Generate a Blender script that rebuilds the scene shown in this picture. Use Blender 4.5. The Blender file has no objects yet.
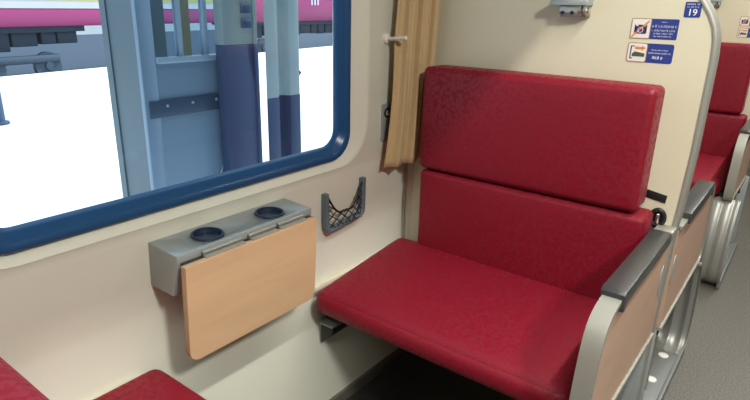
import bpy, bmesh, math, random
from mathutils import Vector, Matrix
random.seed(7)
SC = bpy.context.scene
COL = SC.collection
PI = math.pi

# ------------------------------------------------------------------ materials
def mat(name, col, rough=.5, metal=0., bump=0., bscale=200., var=0., vscale=8., spec=.5, sheen=0., coat=0.):
    m = bpy.data.materials.new(name); m.use_nodes = True
    nt = m.node_tree; b = nt.nodes['Principled BSDF']
    b.inputs['Base Color'].default_value = (*col, 1)
    b.inputs['Roughness'].default_value = rough
    b.inputs['Metallic'].default_value = metal
    b.inputs['Specular IOR Level'].default_value = spec
    b.inputs['Sheen Weight'].default_value = sheen
    b.inputs['Coat Weight'].default_value = coat
    tc = nt.nodes.new('ShaderNodeTexCoord')
    n = nt.nodes.new('ShaderNodeTexNoise'); n.inputs['Scale'].default_value = vscale; n.inputs['Detail'].default_value = 4
    nt.links.new(tc.outputs['Object'], n.inputs['Vector'])
    mx = nt.nodes.new('ShaderNodeMix'); mx.data_type = 'RGBA'
    k = max(var, .02)
    mx.inputs[6].default_value = (*[c * (1 - k) for c in col], 1)
    mx.inputs[7].default_value = (*[min(1, c * (1 + k)) for c in col], 1)
    nt.links.new(n.outputs['Fac'], mx.inputs[0]); nt.links.new(mx.outputs[2], b.inputs['Base Color'])
    if bump:
        n2 = nt.nodes.new('ShaderNodeTexNoise'); n2.inputs['Scale'].default_value = bscale
        nt.links.new(tc.outputs['Object'], n2.inputs['Vector'])
        bp = nt.nodes.new('ShaderNodeBump'); bp.inputs['Strength'].default_value = bump; bp.inputs['Distance'].default_value = .002
        nt.links.new(n2.outputs['Fac'], bp.inputs['Height']); nt.links.new(bp.outputs['Normal'], b.inputs['Normal'])
    return m

def wood(name, c1, c2, scale=(3, 3, 30), rough=.42):
    m = bpy.data.materials.new(name); m.use_nodes = True
    nt = m.node_tree; b = nt.nodes['Principled BSDF']; b.inputs['Roughness'].default_value = rough
    tc = nt.nodes.new('ShaderNodeTexCoord'); mp = nt.nodes.new('ShaderNodeMapping')
    mp.inputs['Scale'].default_value = scale
    nt.links.new(tc.outputs['Object'], mp.inputs['Vector'])
    n = nt.nodes.new('ShaderNodeTexNoise'); n.inputs['Scale'].default_value = 3; n.inputs['Detail'].default_value = 6; n.inputs['Distortion'].default_value = .6
    nt.links.new(mp.outputs[0], n.inputs['Vector'])
    r = nt.nodes.new('ShaderNodeValToRGB')
    r.color_ramp.elements[0].color = (*c1, 1); r.color_ramp.elements[0].position = .3
    r.color_ramp.elements[1].color = (*c2, 1); r.color_ramp.elements[1].position = .7
    nt.links.new(n.outputs['Fac'], r.inputs[0]); nt.links.new(r.outputs[0], b.inputs['Base Color'])
    return m

def fabric():
    m = bpy.data.materials.new('red_jacquard'); m.use_nodes = True
    nt = m.node_tree; b = nt.nodes['Principled BSDF']
    b.inputs['Roughness'].default_value = .62
    b.inputs['Specular IOR Level'].default_value = .35
    b.inputs['Sheen Weight'].default_value = .06; b.inputs['Sheen Roughness'].default_value = .4
    b.inputs['Sheen Tint'].default_value = (1, .35, .45, 1)
    tc = nt.nodes.new('ShaderNodeTexCoord')
    v = nt.nodes.new('ShaderNodeTexVoronoi'); v.inputs['Scale'].default_value = 105; v.feature = 'SMOOTH_F1'
    nt.links.new(tc.outputs['Object'], v.inputs['Vector'])
    w = nt.nodes.new('ShaderNodeTexNoise'); w.inputs['Scale'].default_value = 420
    nt.links.new(tc.outputs['Object'], w.inputs['Vector'])
    r = nt.nodes.new('ShaderNodeValToRGB')
    r.color_ramp.elements[0].color = (.20, .003, .014, 1); r.color_ramp.elements[0].position = .42
    r.color_ramp.elements[1].color = (.18, .0027, .0125, 1); r.color_ramp.elements[1].position = .58
    nt.links.new(v.outputs['Distance'], r.inputs[0]); nt.links.new(r.outputs[0], b.inputs['Base Color'])
    rr = nt.nodes.new('ShaderNodeMapRange'); rr.inputs['From Min'].default_value = .35; rr.inputs['From Max'].default_value = .6
    rr.inputs['To Min'].default_value = .45; rr.inputs['To Max'].default_value = .75
    nt.links.new(v.outputs['Distance'], rr.inputs['Value']); nt.links.new(rr.outputs[0], b.inputs['Roughness'])
    ad = nt.nodes.new('ShaderNodeMath'); ad.operation = 'ADD'
    nt.links.new(v.outputs['Distance'], ad.inputs[0]); nt.links.new(w.outputs['Fac'], ad.inputs[1])
    bp = nt.nodes.new('ShaderNodeBump'); bp.inputs['Strength'].default_value = .18; bp.inputs['Distance'].default_value = .002
    nt.links.new(ad.outputs[0], bp.inputs['Height']); nt.links.new(bp.outputs['Normal'], b.inputs['Normal'])
    return m

def floor_mat():
    m = mat('speckled_vinyl', (.20, .18, .155), .45, bump=.08, bscale=60)
    nt = m.node_tree; b = nt.nodes['Principled BSDF']
    tc = nt.nodes.new('ShaderNodeTexCoord'); n = nt.nodes.new('ShaderNodeTexNoise'); n.inputs['Scale'].default_value = 150; n.inputs['Detail'].default_value = 3
    nt.links.new(tc.outputs['Object'], n.inputs['Vector'])
    r = nt.nodes.new('ShaderNodeValToRGB')
    r.color_ramp.elements[0].color = (.085, .079, .067, 1); r.color_ramp.elements[0].position = .38
    r.color_ramp.elements[1].color = (.155, .145, .123, 1); r.color_ramp.elements[1].position = .62
    nt.links.new(n.outputs['Fac'], r.inputs[0]); nt.links.new(r.outputs[0], b.inputs['Base Color'])
    return m

def glass(name, tint):
    m = bpy.data.materials.new(name); m.use_nodes = True
    nt = m.node_tree; nt.nodes.remove(nt.nodes['Principled BSDF']); out = nt.nodes['Material Output']
    t = nt.nodes.new('ShaderNodeBsdfTransparent'); t.inputs['Color'].default_value = (*tint, 1)
    g = nt.nodes.new('ShaderNodeBsdfGlossy'); g.inputs['Roughness'].default_value = .02
    lw = nt.nodes.new('ShaderNodeLayerWeight'); lw.inputs['Blend'].default_value = .5
    pw = nt.nodes.new('ShaderNodeMath'); pw.operation = 'POWER'; pw.inputs[1].default_value = 5
    nt.links.new(lw.outputs['Facing'], pw.inputs[0])
    f = nt.nodes.new('ShaderNodeMath'); f.operation = 'MULTIPLY_ADD'; f.inputs[1].default_value = .9; f.inputs[2].default_value = .03
    nt.links.new(pw.outputs[0], f.inputs[0])
    mx = nt.nodes.new('ShaderNodeMixShader')
    nt.links.new(f.outputs[0], mx.inputs[0]); nt.links.new(t.outputs[0], mx.inputs[1]); nt.links.new(g.outputs[0], mx.inputs[2])
    nt.links.new(mx.outputs[0], out.inputs['Surface'])
    return m

M = dict(
    wall=mat('cream_wall_panel', (.70, .695, .575), .42, bump=.03, bscale=90, var=.02),
    part=mat('cream_partition_panel', (.64, .59, .43), .45, bump=.04, bscale=120, var=.02),
    cream=mat('cream_plastic', (.66, .60, .47), .4),
    red=fabric(),
    floor=floor_mat(),
    base=mat('dark_aluminium_skirting', (.22, .20, .165), .45, .6),
    beech=wood('beech_laminate', (.51, .33, .185), (.56, .37, .21), (8, 1.2, 8)),
    edge=mat('beech_edge_band', (.42, .25, .13), .5),
    lam=wood('pinkish_beech_laminate', (.41, .265, .185), (.45, .295, .205), (2, 2, 8), .5),
    steel=mat('brushed_stainless_steel', (.33, .33, .30), .42, .6, bump=.03, bscale=300, var=.04),
    grey=mat('satin_grey_metal', (.33, .36, .35), .42, .3, var=.03),
    footg=mat('dull_grey_foot_metal', (.19, .20, .19), .5, .3, var=.05),
    alu=mat('anodised_aluminium', (.31, .305, .26), .45, .35, var=.03),
    bright=mat('polished_steel', (.72, .71, .66), .2, .95),
    pad=mat('dark_grey_armrest_plastic', (.038, .040, .039), .32, spec=.5),
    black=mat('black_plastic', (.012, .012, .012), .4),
    dark=mat('dark_painted_metal', (.03, .032, .032), .4, .4),
    cup=mat('dark_blue_cup_well', (.010, .026, .055), .35),
    rim=mat('cup_well_rim', (.05, .07, .09), .3, .5),
    gasket=mat('blue_window_seal', (.007, .060, .165), .30, spec=.5),
    curtain=mat('beige_curtain_cloth', (.53, .38, .19), .85, bump=.25, bscale=500, var=.06, vscale=30, sheen=.2),
    netf=mat('slate_grey_plastic', (.11, .145, .165), .4),
    net=mat('black_net_cord', (.01, .01, .012), .7),
    white=mat('white_plastic', (.74, .71, .64), .35),
    cord=mat('grey_seam_rubber', (.42, .39, .32), .6),
    sticker_white=mat('sticker_white', (.72, .69, .62), .4),
    sticker_blue=mat('sticker_navy_blue', (.025, .045, .22), .35),
    ink=mat('sticker_pale_ink', (.55, .58, .72), .5),
    inkw=mat('sticker_white_ink', (.85, .85, .88), .5),
    orange=mat('sticker_orange', (.65, .22, .05), .5),
    green=mat('sticker_dark_green', (.06, .08, .04), .5),
    navy=mat('sticker_dark_purple', (.045, .02, .09), .5),
    tan=mat('sticker_tan_border', (.32, .2, .09), .5),
    glass=glass('tinted_window_glass', (.84, .92, .98)),
    boothglass=glass('booth_glass', (.70, .80, .86)),
    platform=mat('pale_concrete', (.80, .80, .78), .8, var=.04, vscale=2),
    ballast=mat('bluish_ballast', (.035, .055, .085), .9, bump=.6, bscale=20, var=.35, vscale=6),
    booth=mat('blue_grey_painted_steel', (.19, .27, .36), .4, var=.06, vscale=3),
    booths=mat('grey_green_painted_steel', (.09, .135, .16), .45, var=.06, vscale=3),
    boothd=mat('dark_steel_rail', (.05, .085, .14), .4, .2),
    boothl=mat('pale_steel_sill', (.42, .52, .62), .35, .3),
    pilg2=mat('pale_pillar_paint', (.40, .48, .49), .6, var=.06, vscale=4),
    pilg=mat('grey_green_pillar_paint', (.25, .31, .31), .6, var=.06, vscale=4),
    pilb=mat('dark_blue_pillar_paint', (.035, .062, .13), .5, var=.06, vscale=4),
    tred=mat('hazed_red_train_paint', (.44, .045, .17), .35, var=.03),  # red paint with the pinkish veil of haze and glare mixed into its colour
    twhite=mat('white_train_paint', (.75, .70, .68), .35),
    tyel=mat('yellow_train_stripe', (.75, .60, .15), .4),
    tdark=mat('underframe_paint', (.035, .055, .085), .6, var=.3, vscale=3),
    twheel=mat('wheel_steel', (.12, .16, .2), .5, .3),
    ceil=mat('grey_ceiling_panel', (.42, .41, .38), .5),
    endw=mat('brown_end_wall_panel', (.20, .17, .14), .5),
)

def lampmat(name, col, s):
    m = bpy.data.materials.new(name); m.use_nodes = True
    nt = m.node_tree; nt.nodes.remove(nt.nodes['Principled BSDF'])
    e = nt.nodes.new('ShaderNodeEmission'); e.inputs['Color'].default_value = (*col, 1); e.inputs['Strength'].default_value = s
    nt.links.new(e.outputs[0], nt.nodes['Material Output'].inputs['Surface'])
    return m

# ------------------------------------------------------------------ mesh helpers
class MB:
    def __init__(s): s.bm = bmesh.new()
    def face(s, vs):
        try: return s.bm.faces.new(vs)
        except ValueError: return None
    def box(s, x0, x1, y0, y1, z0, z1, bev=0., seg=2):
        t = bmesh.new(); bmesh.ops.create_cube(t, size=1)
        for v in t.verts:
            v.co = Vector(((x0 + x1) / 2 + v.co.x * (x1 - x0), (y0 + y1) / 2 + v.co.y * (y1 - y0), (z0 + z1) / 2 + v.co.z * (z1 - z0)))
        if bev: bmesh.ops.bevel(t, geom=t.edges[:], offset=bev, segments=seg, affect='EDGES', profile=.5)
        s.merge(t); return s
    def merge(s, t):
        me = bpy.data.meshes.new('t'); t.to_mesh(me); t.free(); s.bm.from_mesh(me); bpy.data.meshes.remove(me)
    def prism(s, pts, mp, a, b, bev=0., seg=2):
        """extrude a 2D polygon; mp(u,v,w)->xyz"""
        t = bmesh.new()
        A = [t.verts.new(mp(u, v, a)) for u, v in pts]; B = [t.verts.new(mp(u, v, b)) for u, v in pts]
        t.faces.new(A); t.faces.new(B[::-1]); n = len(pts)
        for i in range(n): t.faces.new((A[i], B[i], B[(i + 1) % n], A[(i + 1) % n]))
        bmesh.ops.recalc_face_normals(t, faces=t.faces[:])
        if bev:
            bmesh.ops.bevel(t, geom=[e for e in t.edges if e.calc_face_angle(0) > .6], offset=bev, segments=seg, affect='EDGES', profile=.5)
        s.merge(t); return s
    def tube(s, path, r, n=10, closed=False, cap=True):
        path = [Vector(p) for p in path]; rings = []; N = len(path)
        up = None
        for i, p in enumerate(path):
            a = path[i - 1] if (i > 0 or closed) else p; c = path[(i + 1) % N] if (i < N - 1 or closed) else p
            t = (c - a).normalized()
            if up is None: up = Vector((0, 0, 1)) if abs(t.z) < .9 else Vector((1, 0, 0))
            u = t.cross(up).normalized(); v = u.cross(t).normalized(); up = v
            rr = r[i] if isinstance(r, (list, tuple)) else r
            rings.append([s.bm.verts.new(p + u * rr * math.cos(2 * PI * k / n) + v * rr * math.sin(2 * PI * k / n)) for k in range(n)])
        for i in range(N if closed else N - 1):
            A, B = rings[i], rings[(i + 1) % N]
            for k in range(n): s.face((A[k], A[(k + 1) % n], B[(k + 1) % n], B[k]))
        if cap and not closed: s.face(rings[0][::-1]); s.face(rings[-1])
        return s
    def cyl(s, p, q, r, n=24, r2=None):
        return s.tube([p, q], [r, r if r2 is None else r2], n)
    def rounded(s, lo, hi, r, n=6, puff=(0, 0, 0), fn=None):
        """soft rounded block; puff = outward bulge of the x, y, z faces"""
        def ax(a, b, r):
            m = max(2, int((b - a - 2 * r) / .03))
            m = min(m, 26)
            e = [r * (1 - math.cos(PI / 2 * i / n)) for i in range(n)]
            return [a + v for v in e] + [a + r + (b - a - 2 * r) * i / m for i in range(m + 1)] + [b - v for v in e[::-1]]
        C = [ax(lo[i], hi[i], min(r, (hi[i] - lo[i]) / 2 * .98)) for i in range(3)]
        rr = [min(r, (hi[i] - lo[i]) / 2 * .98) for i in range(3)]
        t = bmesh.new()
        def P(q):
            inn = Vector([min(max(q[i], lo[i] + rr[i]), hi[i] - rr[i]) for i in range(3)])
            d = Vector(q) - inn; d = Vector([d[i] / rr[i] for i in range(3)])
            d.normalize()
            p = inn + Vector([d[i] * rr[i] for i in range(3)])
            for i in range(3):
                j, k = (i + 1) % 3, (i + 2) % 3
                w = 1
                for a in (j, k):
                    f = (q[a] - lo[a]) / (hi[a] - lo[a]); w *= (max(0, 4 * f * (1 - f))) ** .5
                p[i] += puff[i] * w * d[i]
            return fn(p) if fn else p
        for i in range(3):
            j, k = (i + 1) % 3, (i + 2) % 3
            for side in (lo[i], hi[i]):
                g = []
                for a in C[j]:
                    row = []
                    for b in C[k]:
                        q = [0, 0, 0]; q[i] = side; q[j] = a; q[k] = b
                        row.append(t.verts.new(P(q)))
                    g.append(row)
                for a in range(len(g) - 1):
                    for b in range(len(g[0]) - 1):
                        t.faces.new((g[a][b], g[a + 1][b], g[a + 1][b + 1], g[a][b + 1]))
        bmesh.ops.remove_doubles(t, verts=t.verts[:], dist=1e-5)
        bmesh.ops.recalc_face_normals(t, faces=t.faces[:])
        s.merge(t); return s
    def grid(s, rows, closed_u=False):
        V = [[s.bm.verts.new(p) for p in r] for r in rows]
        for i in range(len(V) - 1 + (1 if closed_u else 0)):
            A, B = V[i], V[(i + 1) % len(V)]
            for k in range(len(A) - 1): s.face((A[k], A[k + 1], B[k + 1], B[k]))
        return V
    def build(s, name, m, parent=None, smooth=35, origin=None, recalc=True):
        if recalc: bmesh.ops.recalc_face_normals(s.bm, faces=s.bm.faces[:])
        me = bpy.data.meshes.new(name); s.bm.to_mesh(me); s.bm.free()
        me.materials.append(m)
        for p in me.polygons: p.use_smooth = True
        me.set_sharp_from_angle(angle=math.radians(smooth))
        o = bpy.data.objects.new(name, me); COL.objects.link(o)
        if parent is not None:
            o.parent = parent
            wp = Vector((0, 0, 0)); q = parent
            while q is not None: wp += q.location; q = q.parent
            me.transform(Matrix.Translation(-wp))
        elif origin is not None:
            me.transform(Matrix.Translation(-Vector(origin))); o.location = origin
        return o

def tag(o, label=None, cat=None, group=None, kind=None):
    if label: o['label'] = label
    if cat: o['category'] = cat
    if group: o['group'] = group
    if kind: o['kind'] = kind
    return o
def thing(name, loc, label, cat, group=None):
    o = bpy.data.objects.new(name, None); COL.objects.link(o); o.location = loc; o.empty_display_size = .05
    return tag(o, label, cat, group)
def struct(o): return tag(o, kind='structure')

def rrect(a0, a1, b0, b1, r, n=8):
    pts = []
    for (cx, cy, t0) in ((a1 - r, b1 - r, 0), (a0 + r, b1 - r, 90), (a0 + r, b0 + r, 180), (a1 - r, b0 + r, 270)):
        for i in range(n + 1):
            t = math.radians(t0 + 90 * i / n); pts.append((cx + r * math.cos(t), cy + r * math.sin(t)))
    return pts

# ------------------------------------------------------------------ room shell
XR, Y0, Y1, ZC = 2.75, -3.2, 4.2, 2.45
def xf(z):   # profile of the lower side wall: the panel leans in towards the fold at z .62, then out to the floor
    if z >= .80: return 0.
    if z >= .62: return -.012 * (.80 - z) / .18
    return -.012 + .024 * (.62 - z) / .62
w = MB()
# upper part with the window hole
WY0, WY1, WZ0, WZ1 = -1.312, -.315, .848, 1.62        # outer edge of the seal
def ring(off0, off1, offz0, offz1, r, x, n=8):
    return [Vector((x, a, b)) for a, b in rrect(WY0 - off0, WY1 + off1, WZ0 - offz0, WZ1 + offz1, r, n)]
sur = ring(.05, .085, .03, .06, .13, 0)
outer = []
cy, cz = (WY0 + WY1) / 2, (WZ0 + WZ1) / 2
R0, R1, RB, RT = Y0, Y1, .80, ZC
for i, p in enumerate(sur):
    d = Vector((0, p.y - cy, p.z - cz)); n8 = i // 9; k = i % 9
    # map the four corner arcs to the four rectangle corners
    cx_, cz_ = [(R1, RT), (R0, RT), (R0, RB), (R1, RB)][n8]
    t = k / 8
    if n8 == 0: q = (cx_, p.z + (cz_ - p.z) * min(1, 2 * t)) if t <= .5 else (cx_ + (p.y - cx_) * (2 * t - 1), cz_)
    if n8 == 1: q = (p.y + (cx_ - p.y) * min(1, 2 * t), cz_) if t <= .5 else (cx_, cz_ + (p.z - cz_) * (2 * t - 1))
    if n8 == 2: q = (cx_, p.z + (cz_ - p.z) * min(1, 2 * t)) if t <= .5 else (cx_ + (p.y - cx_) * (2 * t - 1), cz_)
    if n8 == 3: q = (p.y + (cx_ - p.y) * min(1, 2 * t), cz_) if t <= .5 else (cx_, cz_ + (p.z - cz_) * (2 * t - 1))
    outer.append(Vector((0, q[0], q[1])))
lip1 = ring(.044, .078, .024, .054, .125, .003)
lip2 = ring(.036, .068, .018, .046, .12, -.001)
inn = ring(0, 0, 0, 0, .075, -.016)
out2 = ring(0, 0, 0, 0, .075, -.07)
rows = [outer, sur, lip1, lip2, inn, out2]
V = [[w.bm.verts.new(p) for p in r] for r in rows]
N = len(sur)
for a in range(len(V) - 1):
    for i in range(N): w.face((V[a][i], V[a][(i + 1) % N], V[a + 1][(i + 1) % N], V[a + 1][i]))
zs = [.80, .76, .70, .64, .625, .615, .60, .5, .3, .055, 0]
w.grid([[Vector((xf(z), y, z)) for z in zs] for y in (Y0, -2, -1, 0, 1, 2, Y1)])
wl = struct(w.build('wall_left', M['wall'], smooth=50)); 
b = MB(); b.box(-.088, -.07, Y0, Y1, 0, WZ0 - .03).box(-.088, -.07, Y0, Y1, WZ1 + .03, ZC).box(-.088, -.07, Y0, WY0 - .03, WZ0 - .03, WZ1 + .03).box(-.088, -.07, WY1 + .03, Y1, WZ0 - .03, WZ1 + .03)
b.box(-.16, -.088, Y0, Y1, 1.95, 2.45)
struct(b.build('trim_1', M['booths']))   # outer skin of the carriage side

struct(MB().box(-.02, XR, Y0, Y1, -.08, 0).build('floor', M['floor']))
struct(MB().box(-.36, XR + .1, Y0, Y1, ZC, ZC + .06).build('ceiling', M['ceil']))
struct(MB().box(XR, XR + .06, Y0, Y1, 0, ZC).build('wall_right', M['endw']))
struct(MB().box(-.3, XR, Y0 - .06, Y0, 0, ZC).build('wall_front', M['endw']))
struct(MB().box(-.3, XR, Y1, Y1 + .06, 0, ZC).build('wall_back', M['endw']))
# skirting
bs = MB()
bs.prism([(.0, 0), (.03, 0), (.03, .012), (.018, .045), (.015, .052), (.0, .052)], lambda u, v, y: (u + .006, y, v), -3.1, -.0)
struct(bs.build('baseboard_left', M['base']))
# cream rails on the wall at seat height
def rail(y0, y1, n):
    r = MB(); r.box(-.006, .014, y0, y1, .468, .486, .004)
    return struct(r.build(n, M['cream']))
rail(-.49, -.005, 'trim_2'); rail(-1.6, -1.03, 'trim_3')
# corner moulding + seam
c = MB(); c.prism([(-.004, 0), (-.004, -.006), (.004, -.012), (.016, -.004), (.02, .0)], lambda u, v, z: (u, v, z), .055, 1.3)
struct(c.build('trim_4', M['cream']))

# window: seal, glass
win = bpy.data.objects.new('window_1', None); COL.objects.link(win); win.location = (-.02, (WY0 + WY1) / 2, WZ0); struct(win)
g = MB()
prof = [(.000, -.016), (.000, -.004), (.003, .001), (.008, .002), (.014, .000), (.022, -.005), (.024, -.010), (.031, -.014), (.036, -.022), (.038, -.034), (.030, -.040), (.0, -.040)]
rows = []
for off, x in prof:
    rows.append([Vector((x, a, b_)) for a, b_ in rrect(WY0 + off, WY1 - off, WZ0 + off, WZ1 - off, .075 - off * .6, 10)])
V = [[g.bm.verts.new(p) for p in r] for r in rows]; N = len(rows[0])
for a in range(len(V)):
    A, B = V[a], V[(a + 1) % len(V)]
    for i in range(N): g.face((A[i], A[(i + 1) % N], B[(i + 1) % N], B[i]))
g.build('window_seal', M['gasket'], win, 60)
p = MB(); pts = rrect(WY0 + .03, WY1 - .03, WZ0 + .03, WZ1 - .03, .06)
p.prism(pts, lambda u, v, x: (x, u, v), -.036, -.031); p.build('window_pane', M['glass'], win)

# ------------------------------------------------------------------ partitions
def partition(y0, name):
    outl = [(0.0, .0), (.824, .0), (.828, .45), (.834, .72), (.840, .80), (.845, .95), (.845, 1.17), (.842, 1.215), (.835, 1.245), (.820, 1.275), (.795, 1.31), (.73, 1.39), (.60, 1.55), (.52, 1.70), (0.0, 1.70)]
    root = bpy.data.objects.new(name, None); COL.objects.link(root); root.location = (.42, y0 + .025, 0); struct(root)
    m = MB(); m.prism(outl, lambda u, v, y: (u, y, v), y0, y0 + .04); m.build('partition_panel', M['part'], root)
    e = MB(); path = outl[1:14]; ns = []
    for i, (x, z) in enumerate(path):
        a = path[max(0, i - 1)]; c_ = path[min(len(path) - 1, i + 1)]
        t = Vector((c_[0] - a[0], c_[1] - a[1])).normalized(); ns.append((t.y, -t.x))
    rows = []
    cs = [(-.004, -.003), (.001, -.004), (.006, -.001), (.009, .006), (.010, .020), (.009, .034), (.006, .041), (.001, .044), (-.004, .043)]
    for (x, z), (nx, nz) in zip(path, ns):
        rows.append([Vector((x + nx * a, y0 + b_, z + nz * a)) for a, b_ in cs + cs[:1]])
    e.grid(rows); bmesh.ops.remove_doubles(e.bm, verts=e.bm.verts[:], dist=1e-5)
    e.build('edge_profile', M['alu'], root, 50)
    return root
P = 2.09
partition(0., 'wall_partition_1')
partition(P, 'wall_partition_2')

# ------------------------------------------------------------------ seats
def sweep(mb, path, xs, th, bump=None):
    """strip following path (d,z); xs: list of x; th thickness (inwards); bump(x): outward offset"""
    ns = []
    for i in range(len(path)):
        a = path[max(0, i - 1)]; c_ = path[min(len(path) - 1, i + 1)]
        t = Vector((c_[0] - a[0], c_[1] - a[1])).normalized(); ns.append((t.y * -1, t.x))
    rows = []
    for (d, z), (nd, nz) in zip(path, ns):
        top = [(x, d + nd * (bump(x) if bump else 0), z + nz * (bump(x) if bump else 0)) for x in xs]
        bot = [(x, d - nd * th + nd * (bump(x) if bump else 0), z - nz * th + nz * (bump(x) if bump else 0)) for x in xs[::-1]]
        rows.append([Vector(p) for p in top + bot + top[:1]])
    V = mb.grid(rows)
    mb.face([v for v in V[0][:-1]]); mb.face([v for v in V[-1][:-1]][::-1])
    bmesh.ops.remove_doubles(mb.bm, verts=mb.bm.verts[:], dist=1e-5)

def smooth_path(pts, n=5):
    out = []
    for i in range(len(pts) - 1):
        p0 = pts[max(0, i - 1)]; p1 = pts[i]; p2 = pts[i + 1]; p3 = pts[min(len(pts) - 1, i + 2)]
        for k in range(n):
            t = k / n
            out.append(tuple(.5 * (2 * p1[j] + (p2[j] - p0[j]) * t + (2 * p0[j] - 5 * p1[j] + 4 * p2[j] - p3[j]) * t * t + (3 * p1[j] - p0[j] - 3 * p2[j] + p3[j]) * t ** 3) for j in range(len(p1))))
    out.append(pts[-1]); return out

def make_seat(y0, s, label, dx=0., zg=.787, zt=1.105, cap=True, fdx=None):
    """s=-1: seat extends towards -y from the partition face y0"""
    root = thing('passenger_bench', (.42, y0 + s * .3, 0), label, 'seat', None)
    def fin(mb):
        for v in mb.bm.verts: v.co = Vector((v.co.x, y0 + s * v.co.y, v.co.z))
        return mb
    def slope(p):   # cushion top rises towards the back
        if p.z > .45: p.z += .045 * max(0, (.5 - p.y) / .42) * min(1, (p.z - .45) / .03)
        return p
    q = MB().rounded((.022, .075, .414), (.782, .512, .490), .034, 6, (0, .004, .006), slope)
    fin(q).build('seat_cushion', M['red'], root)
    q = MB().rounded((.112, .012, zg + .008), (.762, .117, zt), .016, 6, (0, .006, .003))
    fin(q).build('backrest', M['red'], root)
    q = MB().rounded((.113, .012, .50), (.788, .110, zg), .016, 6, (0, .006, .002))
    fin(q).build('lower_backrest', M['red'], root)
    q = MB().box(.10, .775, .08, .42, .385, .42, .004)
    q.box(.72, .80, .10, .42, .30, .415, .004)
    fin(q).build('seat_frame', M['dark'], root)
    q = MB().box(.05, .72, .02, .50, .0, .05, .006)  # black slab added on the floor to imitate the deep shade under the seat
    fin(q).build('underseat_shade_slab', M['black'], root)
    # latch on the wall side under the cushion
    q = MB().prism([(.012, .285), (.060, .335), (.060, .355), (.012, .358)], lambda u, v, y: (u, y, v), .06, .462, .002)
    q.box(.01, .075, .04, .44, .362, .412, .003)
    o = fin(q).build('side_bracket', M['dark'], root)
    q = MB().box(.012, .062, .07, .466, .356, .361, .001); fin(q).build('bracket_rail', M['grey'], o)
    # armrest frame
    path = smooth_path([(.0, .738), (.20, .738), (.42, .738), (.50, .735), (.552, .718), (.580, .680), (.596, .61), (.606, .53), (.608, .46), (.592, .432), (.55, .428), (.3, .424), (.0, .42)], 4)
    q = MB(); sweep(q, path, [.803 + dx, .842 + dx], .010)
    fr = fin(q).build('armrest_frame', M['alu'], root, 40)
    path2 = [p for p in path]
    inner = [(d - .006 if d > .4 else d, z - .006 if z > .6 else z + .006) for d, z in path2]
    q = MB().prism(inner, lambda u, v, x: (x, u, v), .810 + dx, .836 + dx)
    pn = fin(q).build('armrest_panel', M['lam'], root, 30)
    pn['label'] = 'pinkish beech laminate side panel'
    q = MB().prism([(d, z) for d, z in [(.075, .755), (.476, .753), (.485, .747), (.486, .714), (.480, .708), (.470, .710), (.462, .720), (.075, .724)]],
                   lambda u, v, x: (x, u, v), .799 + dx, .847 + dx, .0015)
    pd = fin(q).build('armrest_pad', M['pad'], root, 30)
    if cap: q = MB().box(.799 + dx, .845 + dx, .0, .072, .728, .748, .003); fin(q).build('pad_end_cap', M['alu'], pd) if cap else None
    # finger recess near the partition
    q = MB().prism([(.03 + .022 * math.cos(t), .60 + .045 * math.sin(t)) for t in [2 * PI * i / 20 for i in range(20)]], lambda u, v, x: (x, u, v), .834 + dx, .8375 + dx)
    fin(q).build('finger_recess', M['grey'], pn)
    # foot: corrugated front and floor plate
    dx = dx if fdx is None else fdx
    xs = [.742 + dx + (.11) * i / 32 for i in range(33)]
    def corr(x):
        f = (x - .742 - dx) / .11
        return .006 * abs(math.sin(f * PI * 2.5)) if f < .95 else .002
    path = smooth_path([(.56, .428), (.60, .415), (.640, .36), (.675, .25), (.690, .15), (.685, .08), (.655, .035), (.60, .025)], 4)
    q = MB(); sweep(q, path, xs, .008, corr)
    ft = fin(q).build('foot_front', M['steel'], root, 60)
    q = MB(); q.box(.742 + dx, .845 + dx, .0, .64, .018, .028, .002); q.box(.840 + dx, .853 + dx, .0, .665, .006, .040, .003)
    q.box(.742 + dx, .752 + dx, .0, .6, .0, .05, .002)
    fp = fin(q).build('foot_plate', M['footg'], root, 40)
    for d in (.56, .37, .1):
        q = MB()
        q.tube([(.796 + dx, d, .026), (.796 + dx, d, .032), (.796 + dx, d, .034)], [.018, .018, .013], 20)
        fin(q).build('screw_cap', M['white'], fp)
    q = MB(); q.box(.752 + dx, .795 + dx, .02, .07, .02, .42, .004)
    fin(q).build('support_post', M['steel'], root, 40); q = MB()
    q.cyl((.775 + dx, .30, .03), (.775 + dx, .30, .42), .022)
    fin(q).build('support_post', M['steel'], root, 40); q = MB()
    q.cyl((.775 + dx, .35, .03), (.775 + dx, .35, .42), .014)
    fin(q).build('support_post', M['steel'], root, 40)
    q = MB().box(.66 + dx, .832 + dx, .0005, .007, .03, .425, .002); fin(q).build('back_plate', M['grey'], root)
    q = MB().box(.742 + dx, .750 + dx, .007, .44, .028, .40, .002); fin(q).build('side_plate', M['grey'], root)
    for d, z in ((.07, .35), (.22, .30)):
        q = MB(); q.cyl((.795 + dx, d, z), (.808 + dx, d, z), .011, 16); q.cyl((.75 + dx, d, z), (.795 + dx, d, z), .005, 12)
        fin(q).build('bolt', M['black'], root)
    # handle knob and slot by the backrest
    return root

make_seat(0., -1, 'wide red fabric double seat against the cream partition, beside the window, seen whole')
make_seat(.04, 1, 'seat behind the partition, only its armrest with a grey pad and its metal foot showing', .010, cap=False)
make_seat(P, -1, 'red seat of the next bay, partly hidden behind the partition edge, far right', .004, .762, 1.125, fdx=.028)

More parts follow.
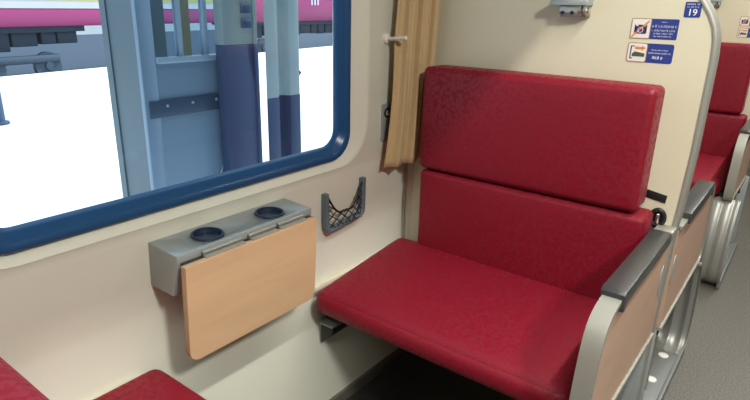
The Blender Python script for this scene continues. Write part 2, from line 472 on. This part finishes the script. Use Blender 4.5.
# near seat, facing the big one
ns = thing('passenger_bench', (.42, -1.2, 0), 'red seat with a low back in the bottom left corner, facing the big red seat', 'seat')
MB().rounded((.012, -1.36, .435), (.782, -1.0, .506), .028, 6, (0, .003, .006)).build('seat_cushion', M['red'], ns)
MB().rounded((.10, -1.485, .768), (.782, -1.368, .836), .022, 6, (0, .006, .003)).build('backrest', M['red'], ns)
MB().rounded((.10, -1.47, .50), (.782, -1.370, .765), .024, 6, (0, .008, .002)).build('lower_backrest', M['red'], ns)
MB().box(.10, .775, -1.44, -1.05, .385, .43, .004).box(.72, .775, -1.4, -1.12, 0, .385, .004).box(.10, .16, -1.4, -1.12, 0, .385, .004).build('seat_frame', M['dark'], ns)

# slot plate and round latch on the partition beside the backrest
def text_mesh(s, size, loc, m, name, parent, ext=.0002, sx=1.):
    cu = bpy.data.curves.new('txt', 'FONT'); cu.body = s; cu.size = size; cu.extrude = ext; cu.align_x = 'CENTER'; cu.align_y = 'CENTER'
    o = bpy.data.objects.new('txt', cu); COL.objects.link(o)
    dg = bpy.context.evaluated_depsgraph_get(); dg.update()
    me = bpy.data.meshes.new_from_object(o.evaluated_get(dg)); bpy.data.objects.remove(o)
    me.transform(Matrix.Translation(loc) @ Matrix.Rotation(PI / 2, 4, 'X') @ Matrix.Diagonal((sx, 1, 1, 1)))
    wp = Vector((0, 0, 0)); q = parent
    while q is not None: wp += q.location; q = q.parent
    me.transform(Matrix.Translation(-wp)); me.materials.clear(); me.materials.append(m)
    r = bpy.data.objects.new(name, me); COL.objects.link(r); r.parent = parent; return r

def slot_and_knob(y0, w1, w2):
    o = MB().prism([(.756, .812), (.806, .804), (.808, .825), (.758, .833)], lambda u, v, y: (u, y, v), y0 - .003, y0, .001).build('slot_plate', M['black'], origin=(.78, y0, .81))
    tag(o, w1, 'slot plate')
    k = thing('round_latch', (.796, y0, .765), w2, 'latch')
    mb = MB(); pts = [(.796 + .016 * math.cos(t), y0 - .010, .765 + .021 * math.sin(t)) for t in [2 * PI * i / 28 for i in range(28)]]
    mb.tube(pts, .006, 10, closed=True); mb.cyl((.796, y0, .765), (.796, y0 - .006, .765), .016)
    mb.build('latch_ring', M['black'], k)
    MB().rounded((.791, y0 - .018, .748), (.802, y0 - .006, .778), .005, 4).build('latch_lever', M['bright'], k)
slot_and_knob(0., 'small black slot plate on the cream partition, right of the big red backrest', 'black ring latch with a steel lever between backrest and armrest of the big red seat')

# ------------------------------------------------------------------ bracket high on the partition
def bracket(y0, label, dz=0.):
    r = thing('berth_bracket', (.50, y0, 1.255), label, 'bracket')
    MB().box(.452, .550, y0 - .050, y0, 1.286, 1.300, .002).build('top_plate', M['grey'], r)
    q = MB(); q.prism([(-.0, 1.286), (-.042, 1.286), (-.042, 1.268), (-.03, 1.257), (-.0, 1.257)], lambda u, v, x: (x, y0 + u, v), .477, .528, .002)
    q.build('body', M['grey'], r)
    q = MB()
    for x in (.531, .543): q.prism([(-.0, 1.286), (-.046, 1.286), (-.046, 1.272), (-.034, 1.262), (0, 1.258)], lambda u, v, x_: (x_, y0 + u, v), x - .003, x + .003, .001)
    q.build('lug', M['steel'], r)
    MB().cyl((.526, y0 - .028, 1.274), (.552, y0 - .028, 1.274), .008, 16).build('pivot_pin', M['bright'], r)
    for x in (.487, .512):
        MB().cyl((x, y0 - .041, 1.268), (x, y0 - .0445, 1.268), .005, 14).build('screw', M['black'], r)
    MB().box(.46, .545, y0 - .012, y0, 1.30, 1.36, .003).box(.48, .525, y0 - .035, y0 - .01, 1.30, 1.345, .003).build('back_plate', M['grey'], r)
    r.location.z += dz
bracket(0., 'grey metal bracket at the top edge of the photo, above the big red backrest')
bracket(P, 'grey metal bracket on the far partition, just past the rounded top of the near one', .042)

# ------------------------------------------------------------------ stickers
def glyphs(x0, x1, z, h, y, m, parent, name='text_line', seed=1, dens=.75):
    rnd = random.Random(seed); q = MB(); x = x0
    while x < x1 - h * .3:
        wd = h * rnd.uniform(.45, .7)
        if x + wd > x1: break
        t = h * .16; y1, y2 = y - .0009, y - .0002
        if rnd.random() < dens + .1: q.box(x, x + t, y1, y2, z, z + h * .8)
        if rnd.random() < dens: q.box(x + wd - t, x + wd, y1, y2, z, z + h * .8)
        if rnd.random() < dens: q.box(x, x + wd, y1, y2, z + h * .68, z + h * .84)
        if rnd.random() < .5: q.box(x, x + wd, y1, y2, z, z + t)
        if rnd.random() < .3: q.box(x + wd * .3, x + wd * .9, y1, y2, z + h * .9, z + h * 1.05)
        x += wd + h * (.2 if rnd.random() < .88 else .6)
    return q.build(name, m, parent)
def plate(x0, x1, z0, z1, r, y, y2, m, name, parent):
    return MB().prism(rrect(x0, x1, z0, z1, r, 5), lambda u, v, w_: (u, w_, v), y, y2).build(name, m, parent)

def photo_sign(y0, label):
    r = thing('sign', (.706, y0, 1.211), label, 'sign')
    plate(.652, .760, 1.2115, 1.2595, .003, y0 - .0008, y0, M['sticker_blue'], 'sign_backing', r)
    plate(.6515, .6985, 1.2110, 1.2600, .002, y0 - .0011, y0 - .0001, M['tan'], 'pictogram_border', r)
    pw = plate(.6535, .6965, 1.2130, 1.2580, .0015, y0 - .0014, y0 - .0002, M['sticker_white'], 'pictogram_panel', r)
    yy = y0 - .0014
    q = MB(); q.box(.662, .688, yy - .0005, yy, 1.223, 1.241); q.box(.669, .680, yy - .0005, yy, 1.241, 1.2445); q.box(.6605, .6632, yy - .0005, yy, 1.225, 1.244); q.box(.687, .6895, yy - .0005, yy, 1.225, 1.244)
    q.build('camera_pictogram', M['navy'], pw)
    q = MB(); q.tube([(.675 + .006 * math.cos(t), yy - .0008, 1.232 + .006 * math.sin(t)) for t in [2 * PI * i / 18 for i in range(18)]], .0009, 6, closed=True)
    q.build('camera_lens_ring', M['ink'], pw)
    q = MB(); q.prism([(.6545, 1.2160), (.6575, 1.2145), (.6950, 1.2530), (.6925, 1.2560)], lambda u, v, w_: (u, w_, v), yy - .0012, yy - .0006)
    q.build('prohibition_bar', M['orange'], pw)
    glyphs(.722, .734, 1.2510, .0026, y0 - .0008, M['ink'], r, seed=3)
    glyphs(.701, .757, 1.2395, .0056, y0 - .0008, M['ink'], r, seed=4)
    glyphs(.702, .755, 1.2300, .0048, y0 - .0008, M['ink'], r, seed=5)
    glyphs(.706, .752, 1.2230, .0038, y0 - .0008, M['ink'], r, seed=6)
    glyphs(.707, .748, 1.2170, .0032, y0 - .0008, M['ink'], r, seed=7)
def hand_sign(y0, label):
    r = thing('sign', (.706, y0, 1.155), label, 'sign')
    plate(.652, .7590, 1.1545, 1.2010, .006, y0 - .0008, y0, M['sticker_blue'], 'sign_backing', r)
    plate(.6515, .6990, 1.1540, 1.2015, .006, y0 - .0011, y0 - .0001, M['tan'], 'pictogram_border', r)
    pw = plate(.6535, .6970, 1.1560, 1.1995, .005, y0 - .0014, y0 - .0002, M['sticker_white'], 'pictogram_panel', r)
    yy = y0 - .0014
    q = MB(); q.box(.6590, .6615, yy - .0005, yy, 1.162, 1.194); q.box(.6590, .6680, yy - .0005, yy, 1.1915, 1.194); q.box(.6590, .6660, yy - .0005, yy, 1.162, 1.1645)
    q.build('frame_pictogram', M['navy'], pw)
    q = MB(); q.prism([(.6700, 1.1860), (.6860, 1.1860), (.6860, 1.1830), (.6945, 1.1890), (.6860, 1.1950), (.6860, 1.1920), (.6700, 1.1920)], lambda u, v, w_: (u, w_, v), yy - .0006, yy)
    q.build('arrow_pictogram', M['orange'], pw)
    q = MB(); q.prism([(.6640, 1.1740), (.6700, 1.1800), (.6940, 1.1760), (.6940, 1.1680), (.6640, 1.1680)], lambda u, v, w_: (u, w_, v), yy - .0006, yy)
    q.build('hand_pictogram', M['green'], pw)
    glyphs(.708, .748, 1.1840, .0032, y0 - .0008, M['ink'], r, seed=13)
    glyphs(.703, .755, 1.1765, .0034, y0 - .0008, M['ink'], r, seed=14)
    glyphs(.713, .741, 1.1640, .0068, y0 - .0008, M['inkw'], r, seed=15, dens=.95)
photo_sign(0., 'upper blue and white sticker with a crossed-out camera on the cream partition')
hand_sign(0., 'lower blue and white sticker with an orange arrow and dark hand pictogram')
photo_sign(P, 'upper sticker on the far partition at the right edge of the photo')
hand_sign(P, 'lower sticker on the far partition at the right edge of the photo')
r = thing('seat_number_sign', (.785, 0, 1.266), 'small square navy sticker reading 19 near the rounded top corner of the partition', 'sign')
plate(.7660, .8015, 1.2650, 1.3000, .003, -.0009, 0, M['sticker_blue'], 'sign_backing', r)
text_mesh('19', .0215, (.7838, -.0011, 1.2755), M['inkw'], 'seat_number', r, .0002, 1.)
glyphs(.770, .799, 1.2930, .0040, -.0009, M['ink'], r, seed=21)
glyphs(.771, .797, 1.2870, .0034, -.0009, M['ink'], r, seed=22)

# ------------------------------------------------------------------ folding table
t = thing('folding_table', (0, -.79, .55), 'wall-mounted grey metal box with two cup wells and a hanging beech flap under the window', 'table')
TY0, TY1 = -.983, -.588
q = MB(); q.prism([(-.012, .787), (.10, .783), (.1005, .768), (.076, .684), (-.012, .684)], lambda u, v, y: (u, y, v), TY0, TY1, .0015)
hb = q.build('housing', M['grey'], t, 25)
# real cup wells cut by a boolean
wells = []
for y in (-.872, -.688):
    cb = MB().cyl((.054, y, .735), (.054, y, .80), .0325, 40).build('cut', M['cup'])
    md = hb.modifiers.new('cut', 'BOOLEAN'); md.object = cb; md.operation = 'DIFFERENCE'; md.solver = 'EXACT'; wells.append(cb)
dg = bpy.context.evaluated_depsgraph_get(); dg.update()
nm = bpy.data.meshes.new_from_object(hb.evaluated_get(dg)); hb.modifiers.clear(); hb.data = nm
nm.materials.clear(); nm.materials.append(M['grey'])
for p_ in nm.polygons: p_.material_index = 0
for cb in wells: bpy.data.objects.remove(cb)
for y in (-.872, -.688):
    zt = .7853
    q = MB(); V = []
    for r_, z_ in ((.0355, zt + .0035), (.0345, zt + .0042), (.031, zt + .0035), (.030, zt - .003), (.029, zt - .006), (.0, zt - .006)):
        V.append([Vector((.054 + r_ * math.cos(2 * PI * i / 40), y + r_ * math.sin(2 * PI * i / 40), z_ - r_ * math.cos(2 * PI * i / 40) * .036)) for i in range(41)])
    q.grid(V); bmesh.ops.remove_doubles(q.bm, verts=q.bm.verts[:], dist=1e-6)
    q.build('cup_well', M['cup'], t, 50)
    q = MB(); q.tube([(.054 + .034 * math.cos(2 * PI * i / 40), y + .034 * math.sin(2 * PI * i / 40), zt + .001 - .034 * math.cos(2 * PI * i / 40) * .036) for i in range(40)], .0018, 8, closed=True)
    q.build('cup_rim', M['rim'], t)
# flap
def flap_pts(r=.026):
    pts = [(-.598, .766), (-.983, .766)]
    for i in range(9):
        a = PI + PI / 2 * i / 8; pts.append((-.983 + r + r * math.cos(a), .537 + r + r * math.sin(a)))
    for i in range(9):
        a = 1.5 * PI + PI / 2 * i / 8; pts.append((-.598 - r + r * math.cos(a), .537 + r + r * math.sin(a)))
    return pts
q = MB(); q.prism(flap_pts(), lambda u, v, x: (x - .012 * (.766 - v) / .22, u, v), .112, .128, .0012)
fl = q.build('table_flap', M['edge'], t, 30); fl['label'] = 'hanging beech laminate flap with rounded lower corners'
q = MB(); q.prism([(u * .998 - .0016 if 0 else u, v) for u, v in flap_pts()], lambda u, v, x: (x - .012 * (.766 - v) / .22, u, v), .1275, .1292)
q.build('flap_face', M['beech'], fl, 30)
for y0_, y1_ in ((-.925, -.82), (-.80, -.72), (-.71, -.625)):
    q = MB(); q.cyl((.106, y0_, .774), (.106, y1_, .774), .0038, 12); q.box(.106, .120, y0_, y1_, .7665, .7690); q.build('hinge', M['alu'], t)
MB().box(.098, .112, -.975, -.60, .762, .766).build('hinge_leaf', M['dark'], t)

# ------------------------------------------------------------------ net pocket
n = thing('net_pocket', (0, -.35, .64), 'small slate-grey framed pocket with black netting on the wall between table and seat', 'net pocket')
path = [(.008, -.432, .760), (.008, -.430, .70), (.008, -.428, .66), (.008, -.424, .648), (.008, -.412, .643), (.008, -.35, .648), (.008, -.29, .654), (.008, -.274, .658), (.008, -.265, .668), (.008, -.263, .70), (.008, -.262, .772)]
q = MB(); path = smooth_path(path, 4)
rows = []
for i, p_ in enumerate(path):
    a = Vector(path[max(0, i - 1)]); c_ = Vector(path[min(len(path) - 1, i + 1)]); tt = (c_ - a).normalized(); nn = Vector((0, -tt.z, tt.y))
    rows.append([Vector(p_) + nn * u + Vector((v, 0, 0)) for u, v in ((-.008, -.01), (-.008, .004), (-.004, .008), (.004, .008), (.008, .004), (.008, -.01), (-.008, -.01))])
q.grid(rows); bmesh.ops.remove_doubles(q.bm, verts=q.bm.verts[:], dist=1e-6)
bmesh.ops.holes_fill(q.bm, edges=q.bm.edges[:])
q.build('pocket_frame', M['netf'], n, 50)
def top(y):  # sagging hem
    f = (y + .425) / .155; f = min(1, max(0, f))
    if f < .28: return .748 - .052 * math.sin(f / .28 * PI / 2)
    if f < .6: return .696
    return .696 + .064 * ((f - .6) / .4) ** 1.3
def out(y, z): f = (y + .425) / .155; return .010 + .012 * math.sin(PI * min(1, max(0, f)))
q = MB(); q.tube([(out(y, 0), y, top(y)) for y in [-.425 + .155 * i / 40 for i in range(41)]], .0032, 8)
for k in range(-9, 12):
    for sgn in (1, -1):
        seg = []
        for i in range(60):
            y = -.425 + .155 * i / 59; z = .655 + (k * .027 + sgn * (y + .3475) * .85 + .03)
            if .646 < z < top(y) + .001: seg.append((out(y, z), y, z + .006 * math.sin((y + .425) * 20)))
            else:
                if len(seg) > 2: q.tube(seg, .0017, 5)
                seg = []
        if len(seg) > 2: q.tube(seg, .0017, 5)
q.build('net', M['net'], n)

# ------------------------------------------------------------------ tieback, wall latch, seam
h = thing('curtain_tieback', (0, -.154, 1.18), 'small white peg tieback on the wall holding the beige curtain', 'tieback')
q = MB(); q.tube([(-.001, -.154, 1.181), (.006, -.154, 1.181), (.009, -.154, 1.181)], [.015, .015, .009], 20); q.build('base_disc', M['white'], h)
q = MB(); q.tube(smooth_path([(.005, -.154, 1.181), (.02, -.155, 1.181), (.045, -.160, 1.183), (.080, -.163, 1.187)], 4), .0058, 10)
q.build('peg', M['white'], h)
l = thing('wall_latch', (0, -.14, .865), 'grey wall latch plate with a steel push button, half behind the curtain', 'latch')
MB().prism(rrect(-.168, -.120, .868, .985, .006, 4), lambda u, v, x: (x, u, v), -.002, .006, .001).build('latch_plate', M['grey'], l)
q = MB(); q.tube([(.004, -.146, .957), (.009, -.146, .957)], [.016, .0145], 24); q.build('button_ring', M['dark'], l)
q = MB(); q.tube([(.006, -.146, .957), (.013, -.146, .957)], [.010, .007], 24); q.build('push_button', M['bright'], l)
q = MB(); q.tube(smooth_path([(.001, -.016, 1.28), (.001, -.016, .75), (.0015, -.022, .66), (.001, -.020, .55), (.002, -.012, .49)], 5), .0022, 8)
tag(q.build('cable', M['cord'], origin=(.001, -.016, .49)), 'thin grey cable running down the wall corner below the curtain', 'cable')

# ------------------------------------------------------------------ curtain
rows = []
NZ, NS = 40, 120
for iz in range(NZ + 1):
    z = .802 + (1.66 - .802) * iz / NZ
    f = (z - .802) / (1.3 - .802)
    # section from wall side A to partition side B
    A = Vector((.035, -.192 + .050 * min(f, 1.3), 0)) ; B = Vector((.086 + .024 * min(f, 1.3), -.038, 0))
    if f < .75: A.y += .012 * math.sin(f / .75 * PI)
    row = []
    for i in range(NS + 1):
        u = i / NS
        p_ = A.lerp(B, u); d = (B - A).normalized(); nn = Vector((d.y, -d.x, 0))
        amp = .010 * (1 - .25 * math.sin(f * 2))
        ph = u * 2 * PI * 2.7 + .25 * math.sin(z * 5)
        off = amp * (math.sin(ph) + .35 * math.sin(2.3 * ph + 1)) + .0015 * math.sin(u * 40 + z * 5)
        q_ = p_ - nn * off; q_.z = z - .012 * (1 - u) * max(0, 1 - f * 3)
        row.append(q_)
    rows.append(row)
q = MB(); q.grid(rows)
cu = q.build('curtain', M['curtain'], smooth=80, origin=(.05, -.12, 1.66))
tag(cu, 'beige cloth curtain gathered in the corner between window and partition', 'curtain')
so = cu.modifiers.new('s', 'SOLIDIFY'); so.thickness = .002
q = MB(); q.tube([(.0, -.02, 1.665), (.09, -.02, 1.665), (.09, -1.3, 1.665), (.0, -1.3, 1.665)], .008, 10)
tag(q.build('curtain_rail', M['white'], origin=(.09, -.7, 1.665)), 'white rail above the window carrying the beige curtain', 'rail')

# ------------------------------------------------------------------ outside
CX, CYc, CZ = 1.06, -1.587, 1.279
ZP = -.6
def setloc(o): return o
# platform slab with an edge that runs slightly askew, track bed, far ground
ang = math.radians(9.3)
pe = Vector((-14.6, 4.0, 0)); dv = Vector((-math.sin(ang), math.cos(ang), 0)); nv = Vector((-math.cos(ang), -math.sin(ang), 0))
def along(a, b_, z): v = pe + dv * a + nv * b_; return Vector((v.x, v.y, z))
q = MB()
pts = [(-.5, -30), (-.5, 90)] + [(along(90, 0, 0).x, along(90, 0, 0).y), (along(-35, 0, 0).x, along(-35, 0, 0).y)]
q.prism(pts, lambda u, v, z: (u, v, z), ZP - .9, ZP)
struct(q.build('trim_5', M['platform']))
q = MB(); q.prism([(-60, -60), (0, -60), (0, 110), (-60, 110)], lambda u, v, z: (u, v, z), -1.6, -1.45)
struct(q.build('trim_6', M['ballast']))
q = MB(); q.prism([tuple(along(-40, 26, 0))[:2], tuple(along(95, 26, 0))[:2], tuple(along(95, 60, 0))[:2], tuple(along(-40, 60, 0))[:2]], lambda u, v, z: (u, v, z), -1.5, ZP)
struct(q.build('trim_7', M['platform']))
for b0 in (3.6, 5.05):
    q = MB(); q.prism([tuple(along(-35, b0, 0))[:2], tuple(along(90, b0, 0))[:2], tuple(along(90, b0 + .07, 0))[:2], tuple(along(-35, b0 + .07, 0))[:2]], lambda u, v, z: (u, v, z), -1.45, -1.30)
    tag(q.build('rail', M['twheel'], origin=along(0, b0, -1.45)), 'steel rail of the far track, %s' % ('nearest the platform edge' if b0 < 4 else 'on the side away from the platform'), 'rail', None)

def car(a0, a1, zb, zt, ue, label, red_all=False):
    r = thing('train_carriage', along((a0 + a1) / 2, 4.6, -1.3), label, 'train')
    def bx(mb, s0, s1, b0, b1, z0, z1, bev=0):
        t = MB(); t.box(s0, s1, b0, b1, z0, z1, bev)
        for v in t.bm.verts: v.co = along(v.co.x, v.co.y, v.co.z)
        mb.merge(t.bm)
    m = MB(); bx(m, a0, a1, 3.3, 5.9, zb, zt, .03); m.build('body', M['tred'], r)
    if not red_all:
        m = MB(); bx(m, a0 + .05, a1 - .05, 3.29, 5.91, zt, zt + .24); m.build('white_band', M['twhite'], r)
        m = MB(); bx(m, a0 + .05, a1 - .05, 3.28, 5.92, zt + .24, zt + .34); m.build('yellow_band', M['tyel'], r)
        m = MB(); bx(m, a0, a1, 3.3, 5.9, zt + .30, 2.9, .1); m.build('upper_body', M['twhite'], r)
    else:
        m = MB(); bx(m, a0, a1, 3.3, 5.9, zt, 2.9, .1); m.build('upper_body', M['twhite'], r)
        for k in (0, 1, 2):
            m = MB(); bx(m, 18.1 + k * .28, 18.2 + k * .28, 3.27, 3.31, 1.12, 1.42); m.build('white_mark', M['inkw'], r)
    k = a0 + 1.
    while k < a1 - 1.2:
        m = MB(); bx(m, k, k + 1.1, 3.27, 5.93, 1.45, 2.2, .02); m.build('window', M['tdark'], r); k += 1.8
    m = MB(); bx(m, a0 + .3, ue, 3.5, 5.7, zb - .18, zb); m.build('underframe', M['tdark'], r)
    rnd = random.Random(int(a0 * 7))
    s = a0 + .5
    m = MB()
    while s < ue - .6:
        L_ = rnd.uniform(.4, .9); bx(m, s, s + L_, 3.7, 5.4, zb - rnd.uniform(.55, .74), zb - .1, .03); s += L_ + rnd.uniform(.03, .15)
    m.build('equipment_boxes', M['tdark'], r)
    for s0 in (a0 + 1.0, ue - 3.9):
        m = MB(); bx(m, s0, s0 + 2.9, 3.5, 3.62, -.75, -.50, .03); m.build('bogie_frame', M['twheel'], r)
    for s in (a0 + 1.4, a0 + 3.2, ue - 3.2, ue - 1.4):
        m = MB(); m.cyl(along(s, 3.55, -.86), along(s, 3.70, -.86), .44, 28); m.cyl(along(s, 3.49, -.86), along(s, 3.56, -.86), .13, 16); m.build('wheel', M['twheel'], r)
    return r
car(-16.5, 12.5, .36, .90, 5.0, 'red carriage with white and yellow bands across the tracks, left part of the window')
car(13.0, 36, .33, 1.62, 35.5, 'taller red carriage across the tracks, seen at the right end of the window', True)

# booth
BX = -1.7
bo = thing('platform_booth', (BX - .4, .35, ZP), 'blue-grey painted steel booth with a glazed upper half, standing on the platform', 'booth')
by0, by1 = .055, .74
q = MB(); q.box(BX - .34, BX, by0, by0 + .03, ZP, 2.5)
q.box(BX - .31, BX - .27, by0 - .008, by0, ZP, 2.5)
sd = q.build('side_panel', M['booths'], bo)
q = MB(); q.box(BX - .03, BX, by0 + .03, by1, ZP, .965, 0); q.box(BX - .03, BX + .004, by0 - .002, by0 + .085, ZP, 2.5, .004); q.box(BX - .03, BX + .004, by1 - .05, by1, .9, 2.5, .004)
q.build('front_panel', M['booth'], bo)
q = MB(); q.box(BX - .04, BX + .02, by0 + .085, by1, .955, .985, .004); q.build('sill', M['boothl'], bo)
q = MB(); q.box(BX, BX + .014, by0 + .02, by1, .675, .765, .003); q.build('horizontal_rail', M['boothd'], bo)
for k in range(4):
    q = MB(); y = by0 + .12 + k * .16; q.cyl((BX + .013, y, .735), (BX + .019, y, .735), .008, 10); q.build('rivet', M['boothl'], bo)
q = MB(); q.cyl((BX + .01, by0 + .42, .25), (BX + .01, by1 - .06, .62), .006, 8); q.build('brace_strip', M['boothl'], bo)
q = MB(); q.box(BX - .02, BX - .014, by0 + .08, by1 - .04, .98, 2.45); q.build('glass_pane', M['boothglass'], bo)
for y in (by0 + .235, by0 + .40):
    q = MB(); q.box(BX - .04, BX - .005, y, y + .028, .98, 2.45, .003); q.build('mullion', M['boothl'], bo)
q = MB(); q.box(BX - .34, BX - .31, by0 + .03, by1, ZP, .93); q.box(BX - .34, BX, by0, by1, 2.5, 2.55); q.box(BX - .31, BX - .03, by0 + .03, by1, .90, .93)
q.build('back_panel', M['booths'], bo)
q = MB(); q.box(BX - .33, BX - .31, by0 + .27, by0 + .36, .93, 2.5); q.build('inner_post', M['pilg'], bo); q = MB(); q.box(BX - .33, BX - .31, by0 + .44, by0 + .53, .93, 2.5); q.build('inner_post', M['curtain'], bo)

# pillars
p1 = thing('station_pillar', (-1.64, .62, ZP), 'flat steel pillar with grey top and dark blue base, touching the booth', 'pillar')
q = MB(); q.box(-1.675, -1.60, .505, .715, 1.04, 3.2, .004); q.box(-1.675, -1.59, .715, .740, 1.04, 3.2, .003); q.build('upper_shaft', M['pilg'], p1)
q = MB(); q.box(-1.675, -1.598, .503, .717, ZP, 1.04, .004); q.box(-1.675, -1.588, .713, .742, ZP, 1.04, .003); q.build('painted_base', M['pilb'], p1)
for z in (1.13, 1.21, 1.34):
    MB().box(-1.60, -1.59, .63, .70, z, z + .05, .002).build('fixing_plate', M['pilb'], p1)
p2 = thing('station_pillar', (-1.78, 1.05, ZP), 'pale grey-green steel channel pillar with a dark blue base, nearest the right end of the window', 'pillar')
for (z0, z1, m_, nm_) in ((.69, 3.2, M['pilg2'], 'upper_shaft'), (ZP, .69, M['pilb'], 'painted_base')):
    q = MB(); e = .0 if z0 > 0 else .002
    q.prism([(-1.86 - e, 1.05), (-1.70 + e, .895 - e), (-1.70 + e, 1.00), (-1.75 + e, 1.02), (-1.75 + e, 1.08), (-1.70 + e, 1.10), (-1.70 + e, 1.19 + e), (-1.86 - e, 1.19 + e)], lambda u, v, z: (u, v, z), z0, z1, .003)
    q.build(nm_, m_, p2)
q = MB(); q.prism([(1.185, .86), (1.22, .83), (1.185, .80)], lambda u, v, x: (x, u, v), -1.74, -1.71).build('hook', M['boothd'], p2)
# bollard at the very left
q = MB(); q.tube([(-8.75, 1.80, ZP), (-8.75, 1.80, ZP + .04), (-8.75, 1.80, ZP + .05), (-8.75, 1.80, ZP + .92), (-8.75, 1.80, ZP + 1.0)], [.15, .15, .10, .10, .06], 20)
tag(q.build('platform_bollard', M['pilb'], origin=(-8.75, 1.80, ZP)), 'dark blue bollard on the white platform at the left edge of the window', 'bollard')

# folded upper berth above the window bay (above the frame)
ub = thing('upper_berth', (.4, -.95, 1.72), 'cream upper berth above the big red seat, over the window', 'berth')
MB().box(.0, .80, -1.95, -.005, 1.72, 1.80, .01).build('berth_shell', M['cream'], ub)
MB().rounded((.03, -1.92, 1.80), (.78, -.03, 1.88), .03, 4).build('berth_mattress', M['red'], ub)
# ------------------------------------------------------------------ lights
def area(name, loc, sx, sy, pw, col, rot=(0, 0, 0)):
    l = bpy.data.lights.new(name, 'AREA'); l.shape = 'RECTANGLE'; l.size = sx; l.size_y = sy; l.energy = pw; l.color = col
    o = bpy.data.objects.new(name, l); o.location = loc; o.rotation_euler = rot; COL.objects.link(o); return o
area('ceiling_lamp_side', (2.05, -1.40, 2.30), .20, .26, 40, (1, .99, .95), (0, math.radians(25), 0))
area('ceiling_lamp_strip', (1.26, .4, 2.36), .07, 6.4, 112, (1, .99, .95))
sun = bpy.data.lights.new('sun', 'SUN'); sun.energy = 6; sun.angle = .01; sun.color = (1, .97, .92)
so_ = bpy.data.objects.new('sun', sun); COL.objects.link(so_)
so_.rotation_euler = Vector((.12, 1.0, 1.25)).to_track_quat('Z', 'Y').to_euler()
wd = bpy.data.worlds.new('world'); SC.world = wd; wd.use_nodes = True
nt = wd.node_tree; bg = nt.nodes['Background']; bg.inputs['Color'].default_value = (.78, .90, 1.0, 1); bg.inputs['Strength'].default_value = 1.5

# ------------------------------------------------------------------ camera
cam = bpy.data.cameras.new('camera'); cam.sensor_width = 36; cam.lens = 574.1 / 750 * 36; cam.clip_start = .02; cam.clip_end = 300
co = bpy.data.objects.new('camera', cam); COL.objects.link(co)
Rm = Matrix(((.7919, -.2151, .5715), (.6102, .2432, -.7540), (.0232, .9458, .3238)))
co.matrix_world = Matrix.Translation((CX, CYc, CZ)) @ Rm.to_4x4()
SC.camera = co
SC.view_settings.view_transform = 'Standard'; SC.view_settings.look = 'None'; SC.view_settings.exposure = .06; SC.view_settings.gamma = 1
SC.view_settings.use_curve_mapping = False
